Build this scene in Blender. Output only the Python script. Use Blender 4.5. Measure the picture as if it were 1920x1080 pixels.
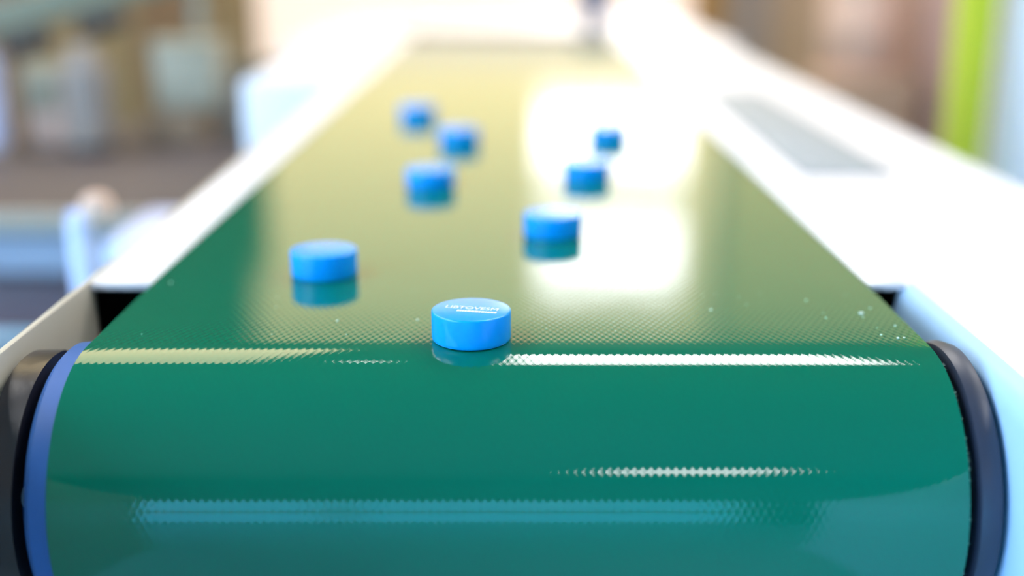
import bpy, bmesh, math, random
from mathutils import Vector, Matrix
random.seed(7)
for o in list(bpy.data.objects):
    bpy.data.objects.remove(o, do_unlink=True)
scene = bpy.context.scene
COL = scene.collection

# ------------------------------------------------------------------ camera, world, exposure
CAM_H = 0.1377                      # metres above the belt's top face (belt top is z = 0)
cam_data = bpy.data.cameras.new('camera')
cam = bpy.data.objects.new('camera', cam_data)
COL.objects.link(cam)
cam.location = (0.0, 0.0, CAM_H)
cam.rotation_euler = (math.radians(90 - 16.41), 0, 0)
cam_data.sensor_width = 36.0
cam_data.lens = 41.25
cam_data.clip_start = 0.02
cam_data.clip_end = 60
cam_data.dof.use_dof = True
cam_data.dof.focus_distance = 0.412
cam_data.dof.aperture_fstop = 2.5
scene.camera = cam

world = bpy.data.worlds.new('world')
scene.world = world
world.use_nodes = True
world.node_tree.nodes['Background'].inputs[0].default_value = (0.75, 0.85, 1.0, 1)
world.node_tree.nodes['Background'].inputs[1].default_value = 0.6

vs = scene.view_settings
vs.view_transform = 'Standard'
vs.look = 'None'
vs.exposure = 0.0
vs.gamma = 1.0
vs.use_curve_mapping = False

CEIL_L = 12.5       # radiance of the cool ceiling panels
WARM_L = 4.0       # warm skylight over the left
BLIND_L = 1.0       # daylight through the cream blinds, also strength of the added wall glow (colour below)
PANE_L = 6.5       # clear panes between the blinds
SIDE_FILL_L = 10.0        # cool fill for cap sides and roller from the added left window
FRONT_L = 4.0       # bluish daylight window behind the camera

# ------------------------------------------------------------------ materials
def mat(name, col, rough=0.5, metal=0.0, spec=0.5, noise=None, bump=0.0, coat=0.0, sss=0.0, emit=None, estr=0.0):
    m = bpy.data.materials.new(name)
    m.use_nodes = True
    nt = m.node_tree
    b = nt.nodes['Principled BSDF']
    b.inputs['Base Color'].default_value = (*col, 1)
    b.inputs['Roughness'].default_value = rough
    b.inputs['Metallic'].default_value = metal
    b.inputs['Specular IOR Level'].default_value = spec
    b.inputs['Coat Weight'].default_value = coat
    if sss:
        b.inputs['Subsurface Weight'].default_value = sss
        b.inputs['Subsurface Radius'].default_value = (0.001, 0.003, 0.006)
        b.inputs['Subsurface Scale'].default_value = 1.0
    if emit:
        b.inputs['Emission Color'].default_value = (*emit, 1)
        b.inputs['Emission Strength'].default_value = estr
    if noise:
        scale, amt = noise
        tc = nt.nodes.new('ShaderNodeTexCoord')
        n = nt.nodes.new('ShaderNodeTexNoise')
        n.inputs['Scale'].default_value = scale
        n.inputs['Detail'].default_value = 5
        nt.links.new(tc.outputs['Object'], n.inputs['Vector'])
        mx = nt.nodes.new('ShaderNodeMix')
        mx.data_type = 'RGBA'
        mx.inputs[6].default_value = (*[c * (1 - amt) for c in col], 1)
        mx.inputs[7].default_value = (*[min(1, c * (1 + amt)) for c in col], 1)
        nt.links.new(n.outputs['Fac'], mx.inputs[0])
        nt.links.new(mx.outputs[2], b.inputs['Base Color'])
        if bump:
            bp = nt.nodes.new('ShaderNodeBump')
            bp.inputs['Strength'].default_value = bump
            bp.inputs['Distance'].default_value = 0.002
            nt.links.new(n.outputs['Fac'], bp.inputs['Height'])
            nt.links.new(bp.outputs['Normal'], b.inputs['Normal'])
    return m

def belt_material():
    """glossy green belt, embossed with a fine diagonal lattice (tangent-space slopes worked out from UV in metres)"""
    m = bpy.data.materials.new('belt_green')
    m.use_nodes = True
    nt = m.node_tree
    b = nt.nodes['Principled BSDF']
    L = nt.links.new
    b.inputs['Base Color'].default_value = (0.001, 0.145, 0.085, 1)
    b.inputs['Roughness'].default_value = 0.03
    b.inputs['IOR'].default_value = 1.5
    uv = nt.nodes.new('ShaderNodeUVMap'); uv.uv_map = 'UVMap'
    sep = nt.nodes.new('ShaderNodeSeparateXYZ')
    L(uv.outputs['UV'], sep.inputs[0])
    def math_(op, a, bb=None):
        n = nt.nodes.new('ShaderNodeMath'); n.operation = op
        for i, v in enumerate((a, bb)):
            if v is None: continue
            if isinstance(v, (int, float)): n.inputs[i].default_value = v
            else: L(v, n.inputs[i])
        return n.outputs[0]
    kx, ky = 2 * math.pi / 0.0027, 2 * math.pi / 0.0052       # dimples every 2.7 mm across, 5.2 mm along, staggered
    ax = math_('MULTIPLY', sep.outputs['X'], kx)
    ay = math_('MULTIPLY', sep.outputs['Y'], ky)
    def peaky(v):                                                # flat land with short steep flanks
        c_ = math_('COSINE', v)
        c2 = math_('MULTIPLY', c_, c_)
        return math_('MULTIPLY', math_('MULTIPLY', c2, c2), c_)
    sp = peaky(math_('ADD', ax, ay))
    sq = peaky(math_('SUBTRACT', ax, ay))
    amp = 0.012
    sx = math_('MULTIPLY', math_('ADD', sp, sq), amp)
    sy = math_('MULTIPLY', math_('SUBTRACT', sp, sq), amp)
    # slow unevenness of the sheet
    nz = nt.nodes.new('ShaderNodeTexNoise'); nz.inputs['Scale'].default_value = 30.0; nz.inputs['Detail'].default_value = 2
    L(uv.outputs['UV'], nz.inputs['Vector'])
    wv = math_('MULTIPLY', math_('SUBTRACT', nz.outputs['Fac'], 0.5), 0.006)
    sx = math_('ADD', sx, wv)
    sy = math_('ADD', sy, wv)
    cmb = nt.nodes.new('ShaderNodeCombineXYZ')
    L(math_('ADD', math_('MULTIPLY', sx, 0.5), 0.5), cmb.inputs[0])
    L(math_('ADD', math_('MULTIPLY', sy, 0.5), 0.5), cmb.inputs[1])
    cmb.inputs[2].default_value = 1.0
    nm = nt.nodes.new('ShaderNodeNormalMap'); nm.space = 'TANGENT'; nm.uv_map = 'UVMap'
    L(cmb.outputs[0], nm.inputs['Color'])
    L(nm.outputs['Normal'], b.inputs['Normal'])
    return m

M = {}
M['belt'] = belt_material()
M['belt_core'] = mat('belt_core', (0.03, 0.22, 0.15), 0.7)
M['fibre'] = mat('pale_fibre', (0.55, 0.75, 0.65), 0.7)
M['cap'] = mat('blue_cap_plastic', (0.0, 0.36, 1.0), 0.2, spec=0.35, sss=0.35)
M['cap_print'] = mat('white_cap_print', (0.85, 0.92, 1.0), 0.4)
M['white'] = mat('white_enamel', (0.80, 0.80, 0.86), 0.32, noise=(6.0, 0.03))
M['cream'] = mat('cream_sheet', (0.56, 0.52, 0.43), 0.42, noise=(8.0, 0.04))
M['paleblue'] = mat('pale_blue_enamel', (0.40, 0.66, 1.0), 0.35, noise=(8.0, 0.03))  # white enamel with the blue light falling on it put into the colour
M['steel'] = mat('brushed_steel', (0.50, 0.53, 0.55), 0.38, metal=0.6, noise=(40.0, 0.08))
M['dullplate'] = mat('dull_grey_plate', (0.36, 0.39, 0.41), 0.6, spec=0.2, noise=(20.0, 0.08))
M['endbar'] = mat('beige_end_bar', (0.42, 0.33, 0.26), 0.6)
M['bluesteel'] = mat('blue_grey_roller', (0.03, 0.12, 0.38), 0.45, spec=0.3, noise=(60.0, 0.12))
M['navyrub'] = mat('dark_navy_ring', (0.022, 0.030, 0.055), 0.42, noise=(80.0, 0.2), bump=0.1)
M['darkmetal'] = mat('dark_bracket', (0.022, 0.020, 0.026), 0.3, noise=(90.0, 0.25), bump=0.15)
M['black'] = mat('black_interior', (0.002, 0.002, 0.002), 1.0, spec=0.0)  # near-black colour stands in for shade inside the frame and its gaps
M['brass'] = mat('brass_collar', (0.55, 0.30, 0.08), 0.4, metal=0.8)
M['speck'] = mat('white_speck', (0.8, 0.95, 0.9), 0.4)
M['floor'] = mat('resin_floor', (0.20, 0.44, 0.54), 0.35, noise=(3.0, 0.08))
M['ceiling'] = mat('grey_ceiling', (0.19, 0.20, 0.16), 0.8, noise=(2.0, 0.05))
M['wall'] = mat('tan_plaster', (0.42, 0.33, 0.26), 0.8, noise=(2.0, 0.05))
M['wallfront'] = mat('blue_grey_plaster', (0.06, 0.10, 0.12), 0.8, noise=(2.0, 0.05))
M['wallcream'] = mat('cream_plaster', (0.80, 0.72, 0.58), 0.8, noise=(2.0, 0.04))
M['frame'] = mat('window_frame_paint', (0.55, 0.52, 0.46), 0.5)
M['blind'] = mat('cream_blind', (0.62, 0.56, 0.50), 0.8, emit=(1.0, 0.80, 0.68), estr=BLIND_L)
M['amberblind'] = mat('amber_blind', (0.75, 0.62, 0.35), 0.8, emit=(1.5, 1.14, 0.56), estr=BLIND_L)
M['dimblind'] = mat('thick_tan_blind', (0.6, 0.5, 0.3), 0.8, emit=(0.80, 0.60, 0.22), estr=BLIND_L)  # added glow standing in for the lit back wall on the right
M['pane'] = mat('daylight_pane', (0.8, 0.85, 0.9), 0.1, emit=(1.0, 0.95, 0.93), estr=PANE_L)
M['frontpane'] = mat('blue_daylight_pane', (0.5, 0.6, 0.8), 0.1, emit=(0.03, 0.52, 0.95), estr=FRONT_L)
M['sidepane'] = mat('cool_daylight_pane', (0.5, 0.6, 0.8), 0.1, emit=(0.50, 0.72, 1.0), estr=SIDE_FILL_L)
M['panel'] = mat('ceiling_diffuser', (0.9, 0.9, 0.9), 0.5, emit=(1.0, 0.97, 0.95), estr=CEIL_L)
M['warmpanel'] = mat('warm_diffuser', (0.9, 0.8, 0.6), 0.5, emit=(1.0, 0.80, 0.45), estr=WARM_L)
M['housing'] = mat('lamp_housing', (0.5, 0.5, 0.5), 0.5)

# ------------------------------------------------------------------ mesh helpers
def link(o, parent=None):
    COL.objects.link(o)
    if parent is not None:
        o.parent = parent
    return o
def obj(name, bm, material, parent=None, smooth=None, loc=(0, 0, 0), rot=(0, 0, 0)):
    me = bpy.data.meshes.new(name)
    bmesh.ops.recalc_face_normals(bm, faces=bm.faces)
    bm.to_mesh(me); bm.free()
    for m_ in (material if isinstance(material, (list, tuple)) else [material]):
        me.materials.append(m_)
    if smooth is not None:
        me.shade_smooth()
        me.set_sharp_from_angle(angle=math.radians(smooth))
    o = bpy.data.objects.new(name, me)
    o.location = loc; o.rotation_euler = rot
    return link(o, parent)
def empty(name, loc=(0, 0, 0), rz=0):
    o = bpy.data.objects.new(name, None)
    o.location = loc; o.rotation_euler = (0, 0, rz)
    o.empty_display_size = 0.05
    return link(o)
def tag(o, label, cat, group=None):
    o['label'] = label; o['category'] = cat
    if group: o['group'] = group
    return o
def struct(o):
    o['kind'] = 'structure'
    return o
def box(bm, x0, x1, y0, y1, z0, z1, bev=0.0, seg=2):
    t = bmesh.new()
    bmesh.ops.create_cube(t, size=1)
    bmesh.ops.scale(t, vec=(x1 - x0, y1 - y0, z1 - z0), verts=t.verts)
    bmesh.ops.translate(t, vec=((x0 + x1) / 2, (y0 + y1) / 2, (z0 + z1) / 2), verts=t.verts)
    if bev:
        bmesh.ops.bevel(t, geom=t.edges[:], offset=bev, segments=seg, affect='EDGES', profile=0.5)
    merge(bm, t)
    return bm
def merge(bm, t, mtx=None):
    if mtx is not None:
        bmesh.ops.transform(t, matrix=mtx, verts=t.verts)
    me = bpy.data.meshes.new('tmp')
    t.to_mesh(me); t.free()
    bm.from_mesh(me)
    bpy.data.meshes.remove(me)
def bx(*a, **k):
    return box(bmesh.new(), *a, **k)
def lathe(profile, seg=48, axis='Z'):
    """closed or open profile of (r, z) revolved about Z (or X)"""
    bm = bmesh.new()
    rings = []
    for r, z in profile:
        if r < 1e-7:
            rings.append([bm.verts.new((0, 0, z))])
        else:
            rings.append([bm.verts.new((r * math.cos(2 * math.pi * i / seg), r * math.sin(2 * math.pi * i / seg), z)) for i in range(seg)])
    for a, b in zip(rings, rings[1:]):
        for i in range(seg):
            j = (i + 1) % seg
            if len(a) == 1 and len(b) == 1: continue
            if len(a) == 1: bm.faces.new((a[0], b[i], b[j]))
            elif len(b) == 1: bm.faces.new((a[i], b[0], a[j]))
            else: bm.faces.new((a[i], b[i], b[j], a[j]))
    if axis == 'X':
        bmesh.ops.rotate(bm, cent=(0, 0, 0), matrix=Matrix.Rotation(math.pi / 2, 3, 'Y'), verts=bm.verts)
    return bm
def cyl(r, z0, z1, seg=32, bev=0.0):
    if bev:
        return lathe([(0, z0), (r - bev, z0), (r, z0 + bev), (r, z1 - bev), (r - bev, z1), (0, z1)], seg)
    return lathe([(0, z0), (r, z0), (r, z1), (0, z1)], seg)
def prism_x(pts, x0, x1, bev=0.0):
    """outline in (y, z) extruded along x"""
    bm = bmesh.new()
    a = [bm.verts.new((x0, y, z)) for y, z in pts]
    b = [bm.verts.new((x1, y, z)) for y, z in pts]
    n = len(pts)
    bm.faces.new(a); bm.faces.new(b[::-1])
    for i in range(n):
        bm.faces.new((a[i], a[(i + 1) % n], b[(i + 1) % n], b[i]))
    if bev:
        es = [e for e in bm.edges if abs(e.verts[0].co.x - e.verts[1].co.x) < 1e-9]
        bmesh.ops.bevel(bm, geom=es, offset=bev, segments=3, affect='EDGES', profile=0.5)
    return bm
def prism_y(pts, y0, y1):
    bm = bmesh.new()
    a = [bm.verts.new((x, y0, z)) for x, z in pts]
    b = [bm.verts.new((x, y1, z)) for x, z in pts]
    n = len(pts)
    bm.faces.new(a[::-1]); bm.faces.new(b)
    for i in range(n):
        bm.faces.new((a[i], b[i], b[(i + 1) % n], a[(i + 1) % n]))
    return bm

# ------------------------------------------------------------------ the room
FLOOR, CEIL = -0.85, 2.2
XL, XR, YF, YB = -2.8, 2.8, -4.6, 6.6
struct(obj('floor', bx(XL, XR, YF, YB, FLOOR - 0.1, FLOOR), M['floor']))
struct(obj('ceiling', bx(XL, XR, YF, YB, CEIL, CEIL + 0.1), M['ceiling']))
struct(obj('wall_left', bx(XL - 0.1, XL, YF, YB, FLOOR, CEIL), M['wallcream']))
struct(obj('wall_right', bx(XR, XR + 0.1, YF, YB, FLOOR, CEIL), M['wall']))
struct(obj('wall_back', bx(XL, XR, YB, YB + 0.1, FLOOR, CEIL), M['wall']))
struct(obj('wall_front', bx(XL, XR, YF - 0.1, YF, FLOOR, CEIL), M['wallfront']))

# far glazed wall: cream blinds with two clear panes
w1 = struct(empty('window_1', (0, YB, FLOOR)))
gx0, gx1, gz0, gz1 = -1.50, 1.16, -0.80, 2.14
cx0, cx1 = 0.145, 0.98
def wpart(name, x0, x1, z0, z1, m_, y0=-0.03, y1=0.0):
    return obj(name, bx(x0, x1, y0, y1, z0 - FLOOR, z1 - FLOOR), m_, w1)
ZS = 0.50
PA, PB, PC, PD = 0.735, 1.11, 1.375, 1.81          # sills and heads of the two clear panes
wpart('blind', gx0, gx1, gz0, ZS, M['blind'], -0.028, -0.004)
for x0, x1, z0, z1 in ((gx0, cx0, ZS, gz1), (cx1, gx1, ZS, gz1), (cx0, cx1, ZS, PA), (cx0, cx1, PB, PC), (cx0, cx1, PD, gz1)):
    wpart('blind', x0, x1, z0, z1, M['amberblind'], -0.028, -0.004)
wpart('pane', cx0, cx1, PA, PB, M['pane'], -0.026, -0.004)
wpart('pane', cx0, cx1, PC, PD, M['pane'], -0.026, -0.004)
wpart('blind', gx1 + 0.05, 2.7, 0.35, gz1, M['dimblind'], -0.028, -0.004)  # added glowing sheet, brightens the back wall mirrored in the belt's right side
wpart('window_frame', gx0 - 0.05, gx0, gz0, gz1, M['frame'], -0.05, 0)
wpart('window_frame', gx1, gx1 + 0.05, gz0, gz1, M['frame'], -0.05, 0)
wpart('window_frame', gx0 - 0.05, gx1 + 0.05, gz1, gz1 + 0.05, M['frame'], -0.05, 0)

# window behind the camera, seen mirrored in the roller
w2 = struct(empty('window_2', (0, YF, FLOOR)))
obj('pane', bx(-2.5, 1.0, 0.004, 0.02, 0.06, 1.50), M['frontpane'], w2)
for x0, x1, z0, z1 in ((-2.56, -2.5, 0.06, 1.5), (1.0, 1.06, 0.06, 1.5), (-2.56, 1.06, 1.5, 1.56), (-2.56, 1.06, 0.0, 0.06), (-2.5, 1.0, 0.72, 0.80), (-0.8, -0.74, 0.06, 1.5)):
    obj('window_frame', bx(x0, x1, 0.004, 0.05, z0, z1), M['frame'], w2)

# added fill window on the left near the camera, out of sight of the belt's mirror
w3 = struct(empty('window_3', (XL, -1.9, FLOOR)))
obj('pane', bx(0.004, 0.02, -1.6, 1.6, 0.3, 2.5), M['sidepane'], w3)  # glowing pane of the added fill window
for y0, y1, z0, z1 in ((-1.66, -1.6, 0.3, 2.5), (1.6, 1.66, 0.3, 2.5), (-1.66, 1.66, 2.5, 2.56), (-1.66, 1.66, 0.24, 0.3), (-0.03, 0.03, 0.3, 2.5)):
    obj('window_frame', bx(0.004, 0.05, y0, y1, z0, z1), M['frame'], w3)  # frame of the added fill window

# ceiling lights
def ceiling_light(x0, x1, y0, y1, label, m_=None, group='ceiling panel lights'):
    e = tag(empty('ceiling_light', ((x0 + x1) / 2, (y0 + y1) / 2, CEIL)), label, 'ceiling light', group)
    w, d = (x1 - x0) / 2, (y1 - y0) / 2
    fr = bmesh.new()
    for a in ((-w - .03, w + .03, -d - .03, -d), (-w - .03, w + .03, d, d + .03), (-w - .03, -w, -d, d), (w, w + .03, -d, d)):
        box(fr, *a, -0.04, 0.0)
    obj('frame', fr, M['housing'], e)
    obj('diffuser', bx(-w, w, -d, d, -0.025, -0.005), m_ or M['panel'], e)
    return e
ceiling_light(0.0, 1.06, 2.15, 3.45, 'white ceiling panel mirrored as long streak across belt nose')
ceiling_light(0.38, 1.05, -3.7, -3.1, 'white ceiling panel mirrored as short low streak on roller')
ceiling_light(-2.3, -0.75, 2.3, 4.7, 'warm cream skylight panel above the left machine', M['warmpanel'])
ceiling_light(1.35, 2.25, -0.4, 0.5, 'white ceiling panel right of the belt near the camera')  # this and the next three panels are added fill, clear of the belt's mirror
ceiling_light(1.45, 2.35, 1.6, 2.5, 'white ceiling panel above the right hand machines')
ceiling_light(-2.3, -1.4, 0.9, 1.8, 'white ceiling panel above the workbench on the left')
ceiling_light(-2.3, -1.4, -0.4, 0.5, 'white ceiling panel left of the belt near the camera')
ceiling_light(-0.47, -0.38, 2.4, 2.5, 'small ceiling spot mirrored as glint left of the front cap')

# ------------------------------------------------------------------ conveyor
R_OUT, YT = 0.0510, 0.394            # belt outside radius on the nose roller, where it leaves the flat
YE = 1.74                            # tail end of the flat
TH = 0.002
BX0, BX1 = -0.1512, 0.1486
conv = tag(empty('belt_conveyor', (0, 1.0, FLOOR)), 'glossy green belt conveyor with white side rails and dark nose roller rings', 'conveyor')
OFF = Vector((0, -1.0, -FLOOR))      # world -> conveyor space
def cpart(name, bm, m_, smooth=None, parent=conv):
    if parent is conv:
        bmesh.ops.translate(bm, vec=OFF, verts=bm.verts)
    return obj(name, bm, m_, parent, smooth)

RAMP = 0.020                         # the stiff belt eases into the bend over this arc length
def nose_curve():
    """(y, z, angle) from the start of the bend until it is full, integrated finely"""
    y, z, a = YT + RAMP / 2, 0.0, 0.0
    out = [(y, z, a)]
    N = 600
    for i in range(N):
        t = (i + .5) / N
        a += (t * t * (3 - 2 * t)) / R_OUT * RAMP / N
        y -= math.cos(a) * RAMP / N
        z -= math.sin(a) * RAMP / N
        if (i + 1) % 20 == 0: out.append((y, z, a))
    return out
NOSE = nose_curve()
_y, _z, _a = NOSE[-1]
RY, RZ = _y + R_OUT * math.sin(_a), _z - R_OUT * math.cos(_a)      # nose roller axis
def belt_bm():
    path = []                                   # (y, z, ny, nz) outer face, running once round
    nflat = 60
    y_in = NOSE[0][0]
    for i in range(nflat):
        path.append((YE + (y_in - YE) * i / nflat, 0.0, 0, 1))
    for y, z, a in NOSE[:-1]:
        path.append((y, z, -math.sin(a), math.cos(a)))
    N = 96
    for i in range(N):
        a = _a + (math.pi - _a) * i / N
        path.append((RY - R_OUT * math.sin(a), RZ + R_OUT * math.cos(a), -math.sin(a), math.cos(a)))
    zb = RZ - R_OUT
    for i in range(nflat):
        path.append((RY + (YE - RY) * i / nflat, zb, 0, -1))
    rt = -zb / 2
    for i in range(48):
        a = math.pi * i / 48
        path.append((YE + rt * math.sin(a), -rt - rt * math.cos(a), math.sin(a), -math.cos(a)))
    n = len(path)
    s = [0.0]
    for i in range(n):
        y0, z0 = path[i][:2]; y1, z1 = path[(i + 1) % n][:2]
        s.append(s[-1] + math.hypot(y1 - y0, z1 - z0))
    bm = bmesh.new()
    uvl = bm.loops.layers.uv.new('UVMap')
    xs = [BX0, BX1]
    rows_o = [[bm.verts.new((x, p[0], p[1])) for x in xs] for p in path]
    rows_i = [[bm.verts.new((x, p[0] - p[2] * TH, p[1] - p[3] * TH)) for x in xs] for p in path]
    for i in range(n):
        j = (i + 1) % n
        f = bm.faces.new((rows_o[i][0], rows_o[j][0], rows_o[j][1], rows_o[i][1]))
        for lp, uvc in zip(f.loops, ((xs[0], -s[i]), (xs[0], -s[i + 1]), (xs[1], -s[i + 1]), (xs[1], -s[i]))):
            lp[uvl].uv = uvc
        f2 = bm.faces.new((rows_i[i][0], rows_i[i][1], rows_i[j][1], rows_i[j][0])); f2.material_index = 1
        for k in (0, 1):
            f3 = bm.faces.new((rows_o[i][k], rows_i[i][k], rows_i[j][k], rows_o[j][k])); f3.material_index = 1
    return bm
belt = cpart('belt', belt_bm(), [M['belt'], M['belt_core']], 40)

# frayed threads along the right hand belt edge
fr = bmesh.new()
def fibre(bm, p, d, l, w):
    d = Vector(d).normalized()
    u = d.orthogonal().normalized() * w
    v = d.cross(u).normalized() * w
    p = Vector(p)
    a = [bm.verts.new(p + u), bm.verts.new(p - u * .5 + v), bm.verts.new(p - u * .5 - v)]
    t = bm.verts.new(p + d * l)
    bm.faces.new(a)
    for i in range(3):
        bm.faces.new((a[i], a[(i + 1) % 3], t))
for i in range(170):
    if random.random() < 0.45:
        y = NOSE[0][0] + random.random() * 0.09; z = -0.0008; dn = (0, 0, 1)
    else:
        a = random.random() * 1.7
        a += 0.2; y = RY - (R_OUT - .001) * math.sin(a); z = RZ + (R_OUT - .001) * math.cos(a); dn = (0, -math.sin(a), math.cos(a))
    d = (1.0, random.uniform(-.8, .8), random.uniform(-.3, .5))
    fibre(fr, (BX1 - 0.0002, y, z), d, random.uniform(.0006, .0017), random.uniform(.0001, .00022))
f_ = cpart('frayed_thread', fr, M['fibre'])
f_['kind'] = 'stuff'

# nose roller: core, blue-grey left shoulder, dark ring on the right, brass collar
RI = R_OUT - TH
def xlathe(profile, seg=96):
    """profile of (x, r) about the roller axis"""
    bm = lathe([(r, x) for x, r in profile], seg, 'X')
    bmesh.ops.translate(bm, vec=(0, RY, RZ), verts=bm.verts)
    return bm
roller = cpart('nose_roller', xlathe([(-0.150, 0), (-0.150, RI - .0006), (0.1440, RI - .0006), (0.1440, 0.02), (0.16, 0.02), (0.16, 0)]), M['black'], 30)
cpart('roller_shoulder', xlathe([(-0.1500, .02), (-0.1500, R_OUT - .0010), (-0.1512, R_OUT - .0004), (-0.1575, R_OUT - .0010), (-0.1595, R_OUT - .0030), (-0.1602, R_OUT - .007), (-0.1602, .02)]), M['bluesteel'], 30)
cpart('end_ring', xlathe([(0.1520, .03), (0.1520, R_OUT - .0030), (0.1530, R_OUT - .0012), (0.1560, R_OUT - .0002), (0.1595, R_OUT - .0012), (0.1612, R_OUT - .004), (0.1612, .03)]), M['navyrub'], 35)
cpart('brass_collar', xlathe([(0.1446, .02), (0.1446, R_OUT - .012), (0.1515, R_OUT - .012), (0.1515, .02)]), M['brass'], 35)
# dark rounded bearing bracket on the left, outside the shoulder
pts = []
for i in range(41):
    a = -0.35 + (math.pi * 1.15) * i / 40
    pts.append((RY + 0.002 - 0.0485 * math.sin(a), RZ - 0.002 + 0.0485 * math.cos(a)))
pts += [(RY + 0.05, -0.13), (RY + 0.05, -0.03)]
brk = cpart('bearing_bracket', prism_x(pts, -0.1745, -0.1645, 0.0022), M['darkmetal'], 40)
for a in (0.35, 1.3, 2.2):
    h = cyl(0.0042, -0.0115, 0.0, 12, .0006)
    h.transform(Matrix.Translation(OFF + Vector((-0.1640, RY - 0.034 * math.sin(a), RZ + 0.034 * math.cos(a)))) @ Matrix.Rotation(math.pi / 2, 4, 'Y'))
    obj('bolt', h, M['steel'], brk, 30)

# tail roller
tb = lathe([(0, -0.16), (R_OUT - TH - .0006, -0.16), (R_OUT - TH - .0006, 0.158), (0, 0.158)], 64, 'X')
bmesh.ops.translate(tb, vec=(0, YE, -R_OUT), verts=tb.verts)
cpart('tail_roller', tb, M['black'], 30)

cpart('end_bar', bx(-0.17, 0.165, YE + 0.075, YE + 0.135, -0.04, 0.004, bev=0.003), M['endbar'], 30)
# slider bed under the belt
cpart('slider_bed', bx(-0.147, 0.144, YT + 0.075, YE - 0.07, -0.045, -0.0028), M['black'])

# left side frame: thin top flange stops short of the nose; outer web runs on past the roller
YCUT = 0.475
cpart('top_flange', bx(-0.1790, -0.1520, YCUT, 2.2, -0.0035, 0.0, bev=0.0008), M['white'], 30)
cpart('side_web', bx(-0.1806, -0.1778, 0.16, 2.2, -0.16, 0.0006, bev=0.0008), M['cream'], 30)
cpart('inner_channel', bx(-0.1775, -0.1535, YCUT + 0.004, 2.1, -0.15, -0.0036), M['black'])  # solid black block painted as the shaded void under the flange
# right side frame: broad white deck with rounded inner shoulder, inner wall with blue light put into its colour
prof = [(0.1640, -0.20)]
for i in range(13):
    a = math.pi / 2 * i / 12
    prof.append((0.1640 + 0.010 * (1 - math.cos(a)), -0.010 + 0.010 * math.sin(a)))
prof += [(0.3000, 0.0), (0.3030, -0.003), (0.3030, -0.20)]
cpart('side_deck', prism_y(prof, 0.10, 2.3), M['white'], 40)
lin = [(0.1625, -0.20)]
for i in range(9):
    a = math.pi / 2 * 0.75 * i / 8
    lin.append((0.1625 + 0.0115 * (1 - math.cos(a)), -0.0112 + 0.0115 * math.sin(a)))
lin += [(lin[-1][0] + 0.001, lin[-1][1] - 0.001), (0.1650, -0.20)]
cpart('inner_liner', prism_y(lin, 0.10, YCUT + 0.002), M['paleblue'], 40)  # thin added sheet, its blue is light on the white wall put into colour
cpart('top_flange', bx(0.1500, 0.1660, YCUT, 2.2, -0.0035, -0.0002, bev=0.0006), M['white'], 30)
cpart('inner_channel', bx(0.1520, 0.1635, YCUT + 0.004, 2.1, -0.15, -0.0036), M['black'])  # same black stand-in for the shaded void on the right
# steel cover plate let into the right deck
plate = cpart('cover_plate', bx(0.180, 0.236, 0.715, 1.13, -0.002, 0.0016, bev=0.0007), M['dullplate'], 30)
for x in (0.187, 0.229):
    for y in (0.735, 0.92, 1.105):
        sc = cyl(0.0032, 0.0016, 0.0032, 12, .0004)
        sc.transform(Matrix.Translation(OFF + Vector((x, y, 0))))
        obj('screw', sc, M['steel'], plate, 30)
# floor legs with cross bars
for x in (-0.166, 0.232):
    for y in (0.62, 1.95):
        lg = bx(x - 0.0135, x + 0.0135, y - 0.02, y + 0.02, FLOOR + 0.012, -0.15, bev=0.003)
        l_ = cpart('leg', lg, M['white'], 30)
        ft = cyl(0.03, FLOOR, FLOOR + 0.014, 20, .003)
        ft.transform(Matrix.Translation(OFF + Vector((x, y, 0))))
        obj('foot', ft, M['darkmetal'], l_, 30)
for y in (0.62, 1.95):
    cpart('cross_bar', bx(-0.154, 0.22, y - 0.015, y + 0.015, -0.45, -0.41, bev=0.002), M['white'], 30)

# ------------------------------------------------------------------ blue bottle caps
CR, CH = 0.01435, 0.0109
def cap_bm():
    b = 0.0006
    pr = [(0, 0.0012), (CR - .0016, 0.0012), (CR - .0016, 0.0), (CR - .0004, 0.0), (CR - .0001, .0004)]
    pr += [(CR, 0.0012), (CR, CH - b)]
    for i in range(1, 6):
        a = math.pi / 2 * i / 5
        pr.append((CR - b + b * math.cos(a), CH - b + b * math.sin(a)))
    pr += [(0, CH)]
    return lathe(pr, 96)
caps = [  # x, y on the belt, label
    (-0.0147, 0.4032, 'front blue bottle cap with white lettering, nearest the belt nose'),
    (-0.0811, 0.4897, 'blue bottle cap alone near the left edge of the belt'),
    (0.0200, 0.5614, 'blue bottle cap standing against the near white reflection'),
    (-0.0478, 0.6800, 'blurred blue bottle cap nearest of the three in the back left cluster'),
    (0.0455, 0.7044, 'blurred blue bottle cap in the lower part of the far white reflection'),
    (-0.0378, 0.8352, 'small blurred blue cap, middle of the three in the back left cluster'),
    (0.0698, 0.8494, 'small blurred blue cap farthest along the right half of the belt'),
    (-0.0766, 0.9573, 'tiny blurred blue cap, farthest of all along the belt'),
]
cap0 = obj('bottle_cap', cap_bm(), M['cap'], None, 35)
cap_objs = []
for i, (x, y, lab) in enumerate(caps):
    o = cap0 if i == 0 else cap0.copy()
    if i: COL.objects.link(o)
    o.location = (x, y, 0.0001)
    o.rotation_euler = (0, 0, random.uniform(-3, 3) if i else 0)
    tag(o, lab, 'bottle cap', 'blue bottle caps on the green belt')
    cap_objs.append(o)
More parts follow.
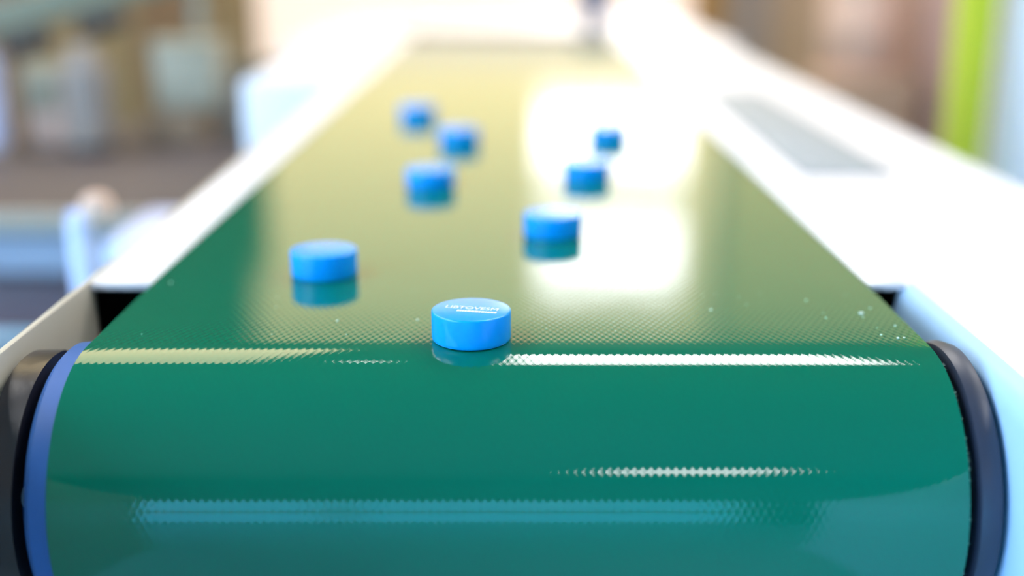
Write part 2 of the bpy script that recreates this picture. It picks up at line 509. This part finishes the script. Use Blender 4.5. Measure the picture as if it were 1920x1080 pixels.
# raised white lettering on the front cap
fc = bpy.data.curves.new('lettering', 'FONT')
fc.body = 'LIBTOVESM'
fc.size = 0.0043; fc.extrude = 0.00006; fc.align_x = 'CENTER'; fc.align_y = 'CENTER'; fc.space_character = 0.95
fo = bpy.data.objects.new('lettering_curve', fc)
COL.objects.link(fo)
dg = bpy.context.evaluated_depsgraph_get()
me = bpy.data.meshes.new_from_object(fo.evaluated_get(dg))
bpy.data.objects.remove(fo)
me.materials.clear(); me.materials.append(M['cap_print'])
lt = bpy.data.objects.new('lettering', me)
link(lt, cap0)
lt['label'] = 'white raised lettering'
lt.location = (0.0002, 0.0012, CH + 0.00002); lt.rotation_euler = (0, 0, math.radians(-12)); lt.scale = (0.95, 1.0, 1)
ul = bmesh.new()
x = -0.0058
while x < 0.0088:
    w = random.uniform(.0006, .0013)
    box(ul, x, x + w, -0.0008, 0.0008, -0.00005, 0.00006)
    x += w + 0.00022
u_ = obj('fine_print', ul, M['cap_print'], cap0)
u_.location = (0.0006, -0.0026, CH + 0.00002); u_.rotation_euler = (0, 0, math.radians(-12))

# ------------------------------------------------------------------ dust specks on the belt
sp = bmesh.new()
SPECKS = []
def speck(bm, x, y, rx, ry, rz):
    t = bmesh.new()
    bmesh.ops.create_icosphere(t, subdivisions=1, radius=1)
    for v in t.verts: v.co *= random.uniform(.7, 1.2)
    bmesh.ops.scale(t, vec=(rx, ry, min(rx, ry) * .5), verts=t.verts)
    bmesh.ops.rotate(t, cent=(0, 0, 0), matrix=Matrix.Rotation(rz, 3, 'Z'), verts=t.verts)
    bmesh.ops.translate(t, vec=(x, y, min(rx, ry) * .3), verts=t.verts)
    merge(bm, t)
SPECK_XY = [(.1351,.4325,.0011),(.1405,.4394,.0005),(.1434,.4174,.0006),(.1400,.4030,.0008),(.1424,.4035,.0005),(.1350,.4068,.0005),(-.0663,.4232,.0006),(-.0359,.4245,.0006),(.0777,.4373,.0006),(.118,.450,.0004),(.1345,.428,.0004),(.120,.427,.0004),(-.1440,.4755,.0005)]
for x, y, r in SPECK_XY:
    speck(sp, x, y, r, r * .8, random.uniform(0, 3))
for i in range(45):
    speck(sp, random.uniform(-.14, .14), random.uniform(.407, .55), .00018, .00018, 0)
dust = obj('dust_speck', sp, M['speck'])
dust['kind'] = 'stuff'
tag(dust, 'tiny pale dust specks scattered on the green belt', 'dust')

# ------------------------------------------------------------------ background, left
M['cab1'] = mat('brown_cabinet', (0.30, 0.21, 0.14), 0.9, spec=0.05, noise=(5.0, 0.12))
M['cab2'] = mat('olive_cabinet', (0.36, 0.29, 0.18), 0.9, spec=0.05, noise=(5.0, 0.12))
M['cab3'] = mat('grey_brown_cabinet', (0.28, 0.23, 0.20), 0.9, spec=0.05, noise=(5.0, 0.12))
M['darkdoor'] = mat('dark_upper_door', (0.075, 0.085, 0.045), 0.9, spec=0.05)
M['ochre'] = mat('ochre_cabinet', (0.42, 0.25, 0.09), 0.9, spec=0.05, noise=(5.0, 0.12))
M['mauve'] = mat('mauve_brown_cabinet', (0.50, 0.36, 0.32), 0.9, spec=0.05, noise=(5.0, 0.12))
M['benchtop'] = mat('slate_bench_top', (0.085, 0.068, 0.070), 0.55, noise=(6.0, 0.1))
M['edge'] = mat('beige_bench_edge', (0.40, 0.35, 0.29), 0.5)
M['fascia'] = mat('blue_grey_fascia', (0.34, 0.36, 0.46), 0.5)
M['drawer'] = mat('dark_plum_drawer', (0.095, 0.052, 0.065), 0.5)
M['peach'] = mat('peach_plastic', (0.72, 0.50, 0.40), 0.5)
M['drumpeach'] = mat('dull_peach', (0.70, 0.48, 0.37), 0.5)
M['postw'] = mat('pale_lilac_post', (0.62, 0.68, 0.95), 0.4)
M['grey'] = mat('warm_grey_casting', (0.38, 0.32, 0.28), 0.45, noise=(12.0, 0.1))
M['sage'] = mat('sage_grey_box', (0.37, 0.34, 0.25), 0.5)
M['olive'] = mat('olive_beam', (0.20, 0.21, 0.14), 0.5)
M['blackp'] = mat('black_plastic', (0.01, 0.01, 0.012), 0.4)
M['lime'] = mat('yellow_green_paint', (0.60, 0.66, 0.03), 0.45)
M['brightwhite'] = mat('bright_white_enamel', (0.95, 0.90, 0.99), 0.4)
M['tan1'] = mat('tan_brown_cabinet', (0.46, 0.33, 0.24), 0.9, spec=0.05, noise=(5.0, 0.12))
M['tan3'] = mat('warm_grey_cabinet', (0.36, 0.30, 0.29), 0.9, spec=0.05, noise=(5.0, 0.12))
M['slate'] = mat('slate_blue_post', (0.14, 0.16, 0.26), 0.5)

def cabinet(x0, x1, y0, y1, top, m_, label, face, group):
    """tall two-door cabinet whose doors look along x (face = +1 or -1)"""
    e = tag(empty('storage_cabinet', ((x0 + x1) / 2, (y0 + y1) / 2, FLOOR)), label, 'cabinet', group)
    w, d, h = (x1 - x0) / 2, (y1 - y0) / 2, top - FLOOR
    obj('body', bx(-w, w, -d, d, 0.06, h, bev=0.006), m_, e, 30)
    obj('plinth', bx(-w + .03, w - .03, -d + .02, d - .02, 0, 0.06), M['darkmetal'], e)
    for k in (-1, 1):
        xa, xb = (w, w + 0.018) if face > 0 else (-w - 0.018, -w)
        ya, yb = (-d + .012, -.004) if k < 0 else (.004, d - .012)
        dr = obj('door', bx(xa, xb, ya, yb, 0.09, (h - 0.02 if h < 1.5 else 1.20), bev=0.004), m_, e, 30)
        if h > 1.5:
            obj('upper_door', bx(xa, xb, ya, yb, 1.21, h - 0.02, bev=0.004), M['darkdoor'], e, 30)
        xs = (w + 0.018, w + 0.04) if face > 0 else (-w - 0.04, -w - 0.018)
        obj('handle', bx(xs[0], xs[1], k * 0.05 - .008, k * 0.05 + .008, 0.95, 1.09, bev=0.004), M['steel'], dr, 30)
    return e
g = 'tall cabinets along the left wall'
for k, (m_, lab) in enumerate((('cab3', 'grey-brown tall cabinet nearest in the left row'), ('cab2', 'olive tall cabinet second nearest in the left row'), ('cab1', 'brown tall cabinet second farthest in the left row'), ('cab2', 'olive tall cabinet at the far end of the left row'))):
    cabinet(-1.95, -1.35, 2.25 + k * 1.02, 3.25 + k * 1.02, 1.6, M[m_], lab, 1, g)
g = 'low cabinets on the right'
for k, (m_, lab) in enumerate((('mauve', 'mauve-brown low cabinet beside the yellow-green post'), ('tan1', 'brown low cabinet second nearest in the right row'), ('tan3', 'grey-brown low cabinet second farthest in the right row'), ('ochre', 'ochre low cabinet at the far end of the right row'))):
    cabinet(0.97, 1.55, 2.45 + k * 1.0, 3.43 + k * 1.0, 0.33, M[m_], lab, -1, g)

# workbench left of the conveyor
bench = tag(empty('workbench', (-0.76, 1.45, FLOOR)), 'workbench with slate top, beige edge and blue-grey fascia left of the conveyor', 'workbench')
def bpart(name, x0, x1, y0, y1, z0, z1, m_, bev=0.003, parent=bench):
    return obj(name, bx(x0 + .76, x1 + .76, y0 - 1.45, y1 - 1.45, z0 - FLOOR, z1 - FLOOR, bev=bev), m_, parent, 30)
bpart('bench_top', -1.20, -0.315, 1.16, 1.78, -0.150, -0.124, M['benchtop'])
bpart('edge_strip', -1.20, -0.315, 1.148, 1.16, -0.142, -0.123, M['edge'], .002)
bpart('fascia', -1.18, -0.33, 1.165, 1.18, -0.190, -0.150, M['fascia'], .002)
bpart('carcass', -1.18, -0.33, 1.20, 1.76, FLOOR + .05, -0.150, M['drawer'])
for k in range(3):
    for xa, xb in ((-1.17, -0.76), (-0.75, -0.34)):
        z1 = -0.20 - k * 0.195
        d_ = bpart('drawer', xa, xb, 1.182, 1.20, z1 - 0.185, z1, M['drawer'], .003)
        bpart('handle', (xa + xb) / 2 - .06, (xa + xb) / 2 + .06, 1.168, 1.182, z1 - 0.07, z1 - 0.055, M['steel'], .003, d_)
for x in (-1.15, -0.36):
    for y in (1.24, 1.72):
        bpart('leg', x - .02, x + .02, y - .02, y + .02, FLOOR, FLOOR + .05, M['darkmetal'])
TOP = -0.124

# slim post with a round peach knob between bench and conveyor
post = tag(empty('knob_post', (-0.284, 0.75, FLOOR)), 'pale lilac slim post with round peach knob beside the left rail', 'post')
obj('base_plate', cyl(0.045, 0, 0.012, 32, .002), M['darkmetal'], post, 30)
obj('shaft', cyl(0.0082, 0.012, -0.036 - FLOOR, 24, .002), M['postw'], post, 30)
kb = lathe([(0, -.011), (.005, -.0105), (.0095, -.0065), (.0115, 0), (.0098, .006), (.006, .0098), (0, .011)], 28)
kb.transform(Matrix.Translation((0.013, 0, -0.029 - FLOOR)))
obj('knob', kb, M['peach'], post, 60)
arm = bx(-0.006, 0.012, -0.004, 0.004, -0.037 - FLOOR, -0.030 - FLOOR, bev=.001)
obj('knob_arm', arm, M['postw'], post, 30)

# small machine parts on the bench
def on_bench(name, x, y, label, cat):
    return tag(empty(name, (x, y, TOP)), label, cat, 'machine parts on the bench')
e = on_bench('lamp_tube', -0.665, 1.50, 'pale blue-white upright tube at the left edge of the bench', 'tube')
obj('base', cyl(0.02, 0, 0.008, 24, .002), M['grey'], e, 30)
obj('tube', cyl(0.015, 0.008, 0.125, 24, .004), M['postw'], e, 40)
obj('tip', cyl(0.010, 0.125, 0.135, 24, .003), M['grey'], e, 40)
e = on_bench('motor', -0.548, 1.52, 'grey upright cylindrical motor in the middle of the bench', 'motor')
obj('casing', cyl(0.028, 0.01, 0.115, 32, .004), M['grey'], e, 40)
obj('flange', cyl(0.034, 0, 0.01, 32, .002), M['darkmetal'], e, 40)
obj('end_cap', cyl(0.018, 0.115, 0.135, 24, .004), M['grey'], e, 40)
for k in range(12):
    fn = bx(0.027, 0.031, -.0015, .0015, 0.025, 0.105)
    fn.transform(Matrix.Rotation(k * math.pi / 6, 4, 'Z'))
    obj('cooling_fin', fn, M['grey'], e)
e = on_bench('terminal_box', -0.445, 1.60, 'sage grey raised box on a brown foot near bench corner', 'box')
obj('foot', bx(-.045, .03, -.03, .03, 0, 0.05, bev=.004), M['cab1'], e, 30)
obj('housing', bx(-.03, .055, -.035, .035, 0.05, 0.13, bev=.006), M['sage'], e, 30)
obj('lid', bx(-.032, .057, -.037, .037, 0.13, 0.138, bev=.003), M['sage'], e, 30)
e = on_bench('parts_bin', -0.37, 1.68, 'tan block at the bench end nearest the white rail', 'bin')
pb = bmesh.new()
box(pb, -.04, .04, -.04, .04, 0, .01); box(pb, -.04, -.034, -.04, .04, .01, .10); box(pb, .034, .04, -.04, .04, .01, .10)
box(pb, -.034, .034, -.04, -.034, .01, .10); box(pb, -.034, .034, .034, .04, .01, .10)
obj('shell', pb, M['edge'], e)
obj('rim', bx(-.043, .043, -.044, -.04, .09, .104, bev=.0015), M['cab2'], e, 30)
e = on_bench('valve_block', -0.615, 1.56, 'small pale grey-green block with peach foot beside the lilac tube', 'block')
obj('foot', bx(-.022, .022, -.02, .02, 0, 0.05, bev=.003), M['peach'], e, 30)
obj('body', bx(-.024, .02, -.022, .022, 0.05, 0.11, bev=.005), M['sage'], e, 30)
# slanting olive beam with two black clamps, on uprights
e = on_bench('clamp_beam', -0.60, 1.70, 'olive slanting beam carrying two black clamps above the bench', 'beam')
bmb = bx(-.20, .20, -.015, .015, -.022, .022, bev=.003)
bmb.transform(Matrix.Translation((-.02, 0, 0.186)) @ Matrix.Rotation(math.radians(-14), 4, 'Y'))
obj('beam', bmb, M['olive'], e, 30)
for x, z in ((-0.17, 0.12), (0.15, 0.20)):
    obj('upright', bx(x - .008, x + .008, .016, .032, 0, z + .03, bev=.002), M['sage'], e, 30)
for x, zc, r in ((-0.075, 0.128, .017), (0.03, 0.155, .016)):
    cl = cyl(r, -.034, .034, 20, .004)
    cl.transform(Matrix.Translation((x, -.034, zc)) @ Matrix.Rotation(math.radians(76), 4, 'Y'))
    obj('clamp', cl, M['blackp'], e, 40)

# white side box bolted outside the left rail, farther along
sb = cpart('side_box', bx(-0.275, -0.1815, 1.20, 2.15, -0.13, 0.004, bev=0.004), M['white'], 30)
cpart('box_lid_seam', bx(-0.2755, -0.18, 1.54, 1.545, -0.12, 0.0045), M['steel'])

# pale junction box under the left rail with a peach connector
jb = cpart('junction_box', bx(-0.335, -0.1815, 0.93, 1.06, -0.165, -0.098, bev=0.004), M['postw'], 30)
cn = bx(-0.312, -0.292, 0.895, 0.93, -0.165, -0.140, bev=0.004)
bmesh.ops.translate(cn, vec=OFF, verts=cn.verts)
obj('connector', cn, M['peach'], jb, 30)

# ------------------------------------------------------------------ background, far end
tbl = tag(empty('receiving_table', (0, 2.85, FLOOR)), 'white table just beyond the far end of the belt', 'table')
obj('table_top', bx(-.45, .45, -.5, .6, -.085 - FLOOR, -.055 - FLOOR, bev=.004), M['white'], tbl, 30)
for x in (-.41, .41):
    for y in (-.46, .56):
        obj('leg', bx(x - .02, x + .02, y - .02, y + .02, 0, -.085 - FLOOR), M['white'], tbl)
sen = tag(empty('sensor_post', (0.165, 2.42, -0.055)), 'slate-blue short post at the far right end of the belt', 'post')
obj('foot', bx(-.032, .032, -.03, .03, 0, .01, bev=.002), M['slate'], sen, 30)
obj('column', bx(-.022, .022, -.018, .018, .01, .075, bev=.004), M['slate'], sen, 30)
obj('head', bx(-.034, .034, -.03, .025, .075, .125, bev=.005), M['slate'], sen, 30)

# ------------------------------------------------------------------ background, right
gp = tag(empty('upright_post', (0.617, 1.60, FLOOR)), 'yellow-green upright post between brown cabinets and white housing', 'post')
pm = bx(-.023, .023, -.02, .02, 0.01, 1.35, bev=.004)
obj('column', pm, M['lime'], gp, 30)
obj('base_plate', bx(-.05, .05, -.04, .04, 0, 0.01, bev=.002), M['darkmetal'], gp, 30)
obj('cap', bx(-.03, .03, -.024, .024, 1.35, 1.365, bev=.003), M['lime'], gp, 30)
wh = tag(empty('machine_housing', (1.083, 1.79, FLOOR), math.radians(-22)), 'white machine housing right of the yellow-green post', 'machine')
obj('body', bx(-.33, .33, -.3, .3, 0.05, 1.45, bev=.01), M['brightwhite'], wh, 30)
dd = obj('door', bx(-.31, .31, -.315, -.3, 0.09, 1.41, bev=.004), M['brightwhite'], wh, 30)
obj('handle', bx(.24, .26, -.335, -.315, 0.7, 0.86, bev=.004), M['steel'], dd, 30)
for x in (-.28, .28):
    for y in (-.25, .25):
        obj('foot', bx(x - .03, x + .03, y - .03, y + .03, 0, .05), M['darkmetal'], wh)
pc = tag(empty('parts_drum', (0.80, 2.75, FLOOR)), 'peach drum on a brown stand before the cabinets on the right', 'drum')
obj('stand', bx(-.11, .11, -.11, .11, 0, .70, bev=.006), M['tan1'], pc, 30)
obj('drum', lathe([(0, .70), (.085, .70), (.088, .71), (.088, .78), (.092, .79), (.092, .80), (.088, .81), (.088, .90), (.084, .91), (0, .91)], 40), M['drumpeach'], pc, 40)
obj('lid', cyl(.094, .91, .935, 40, .006), M['drumpeach'], pc, 40)
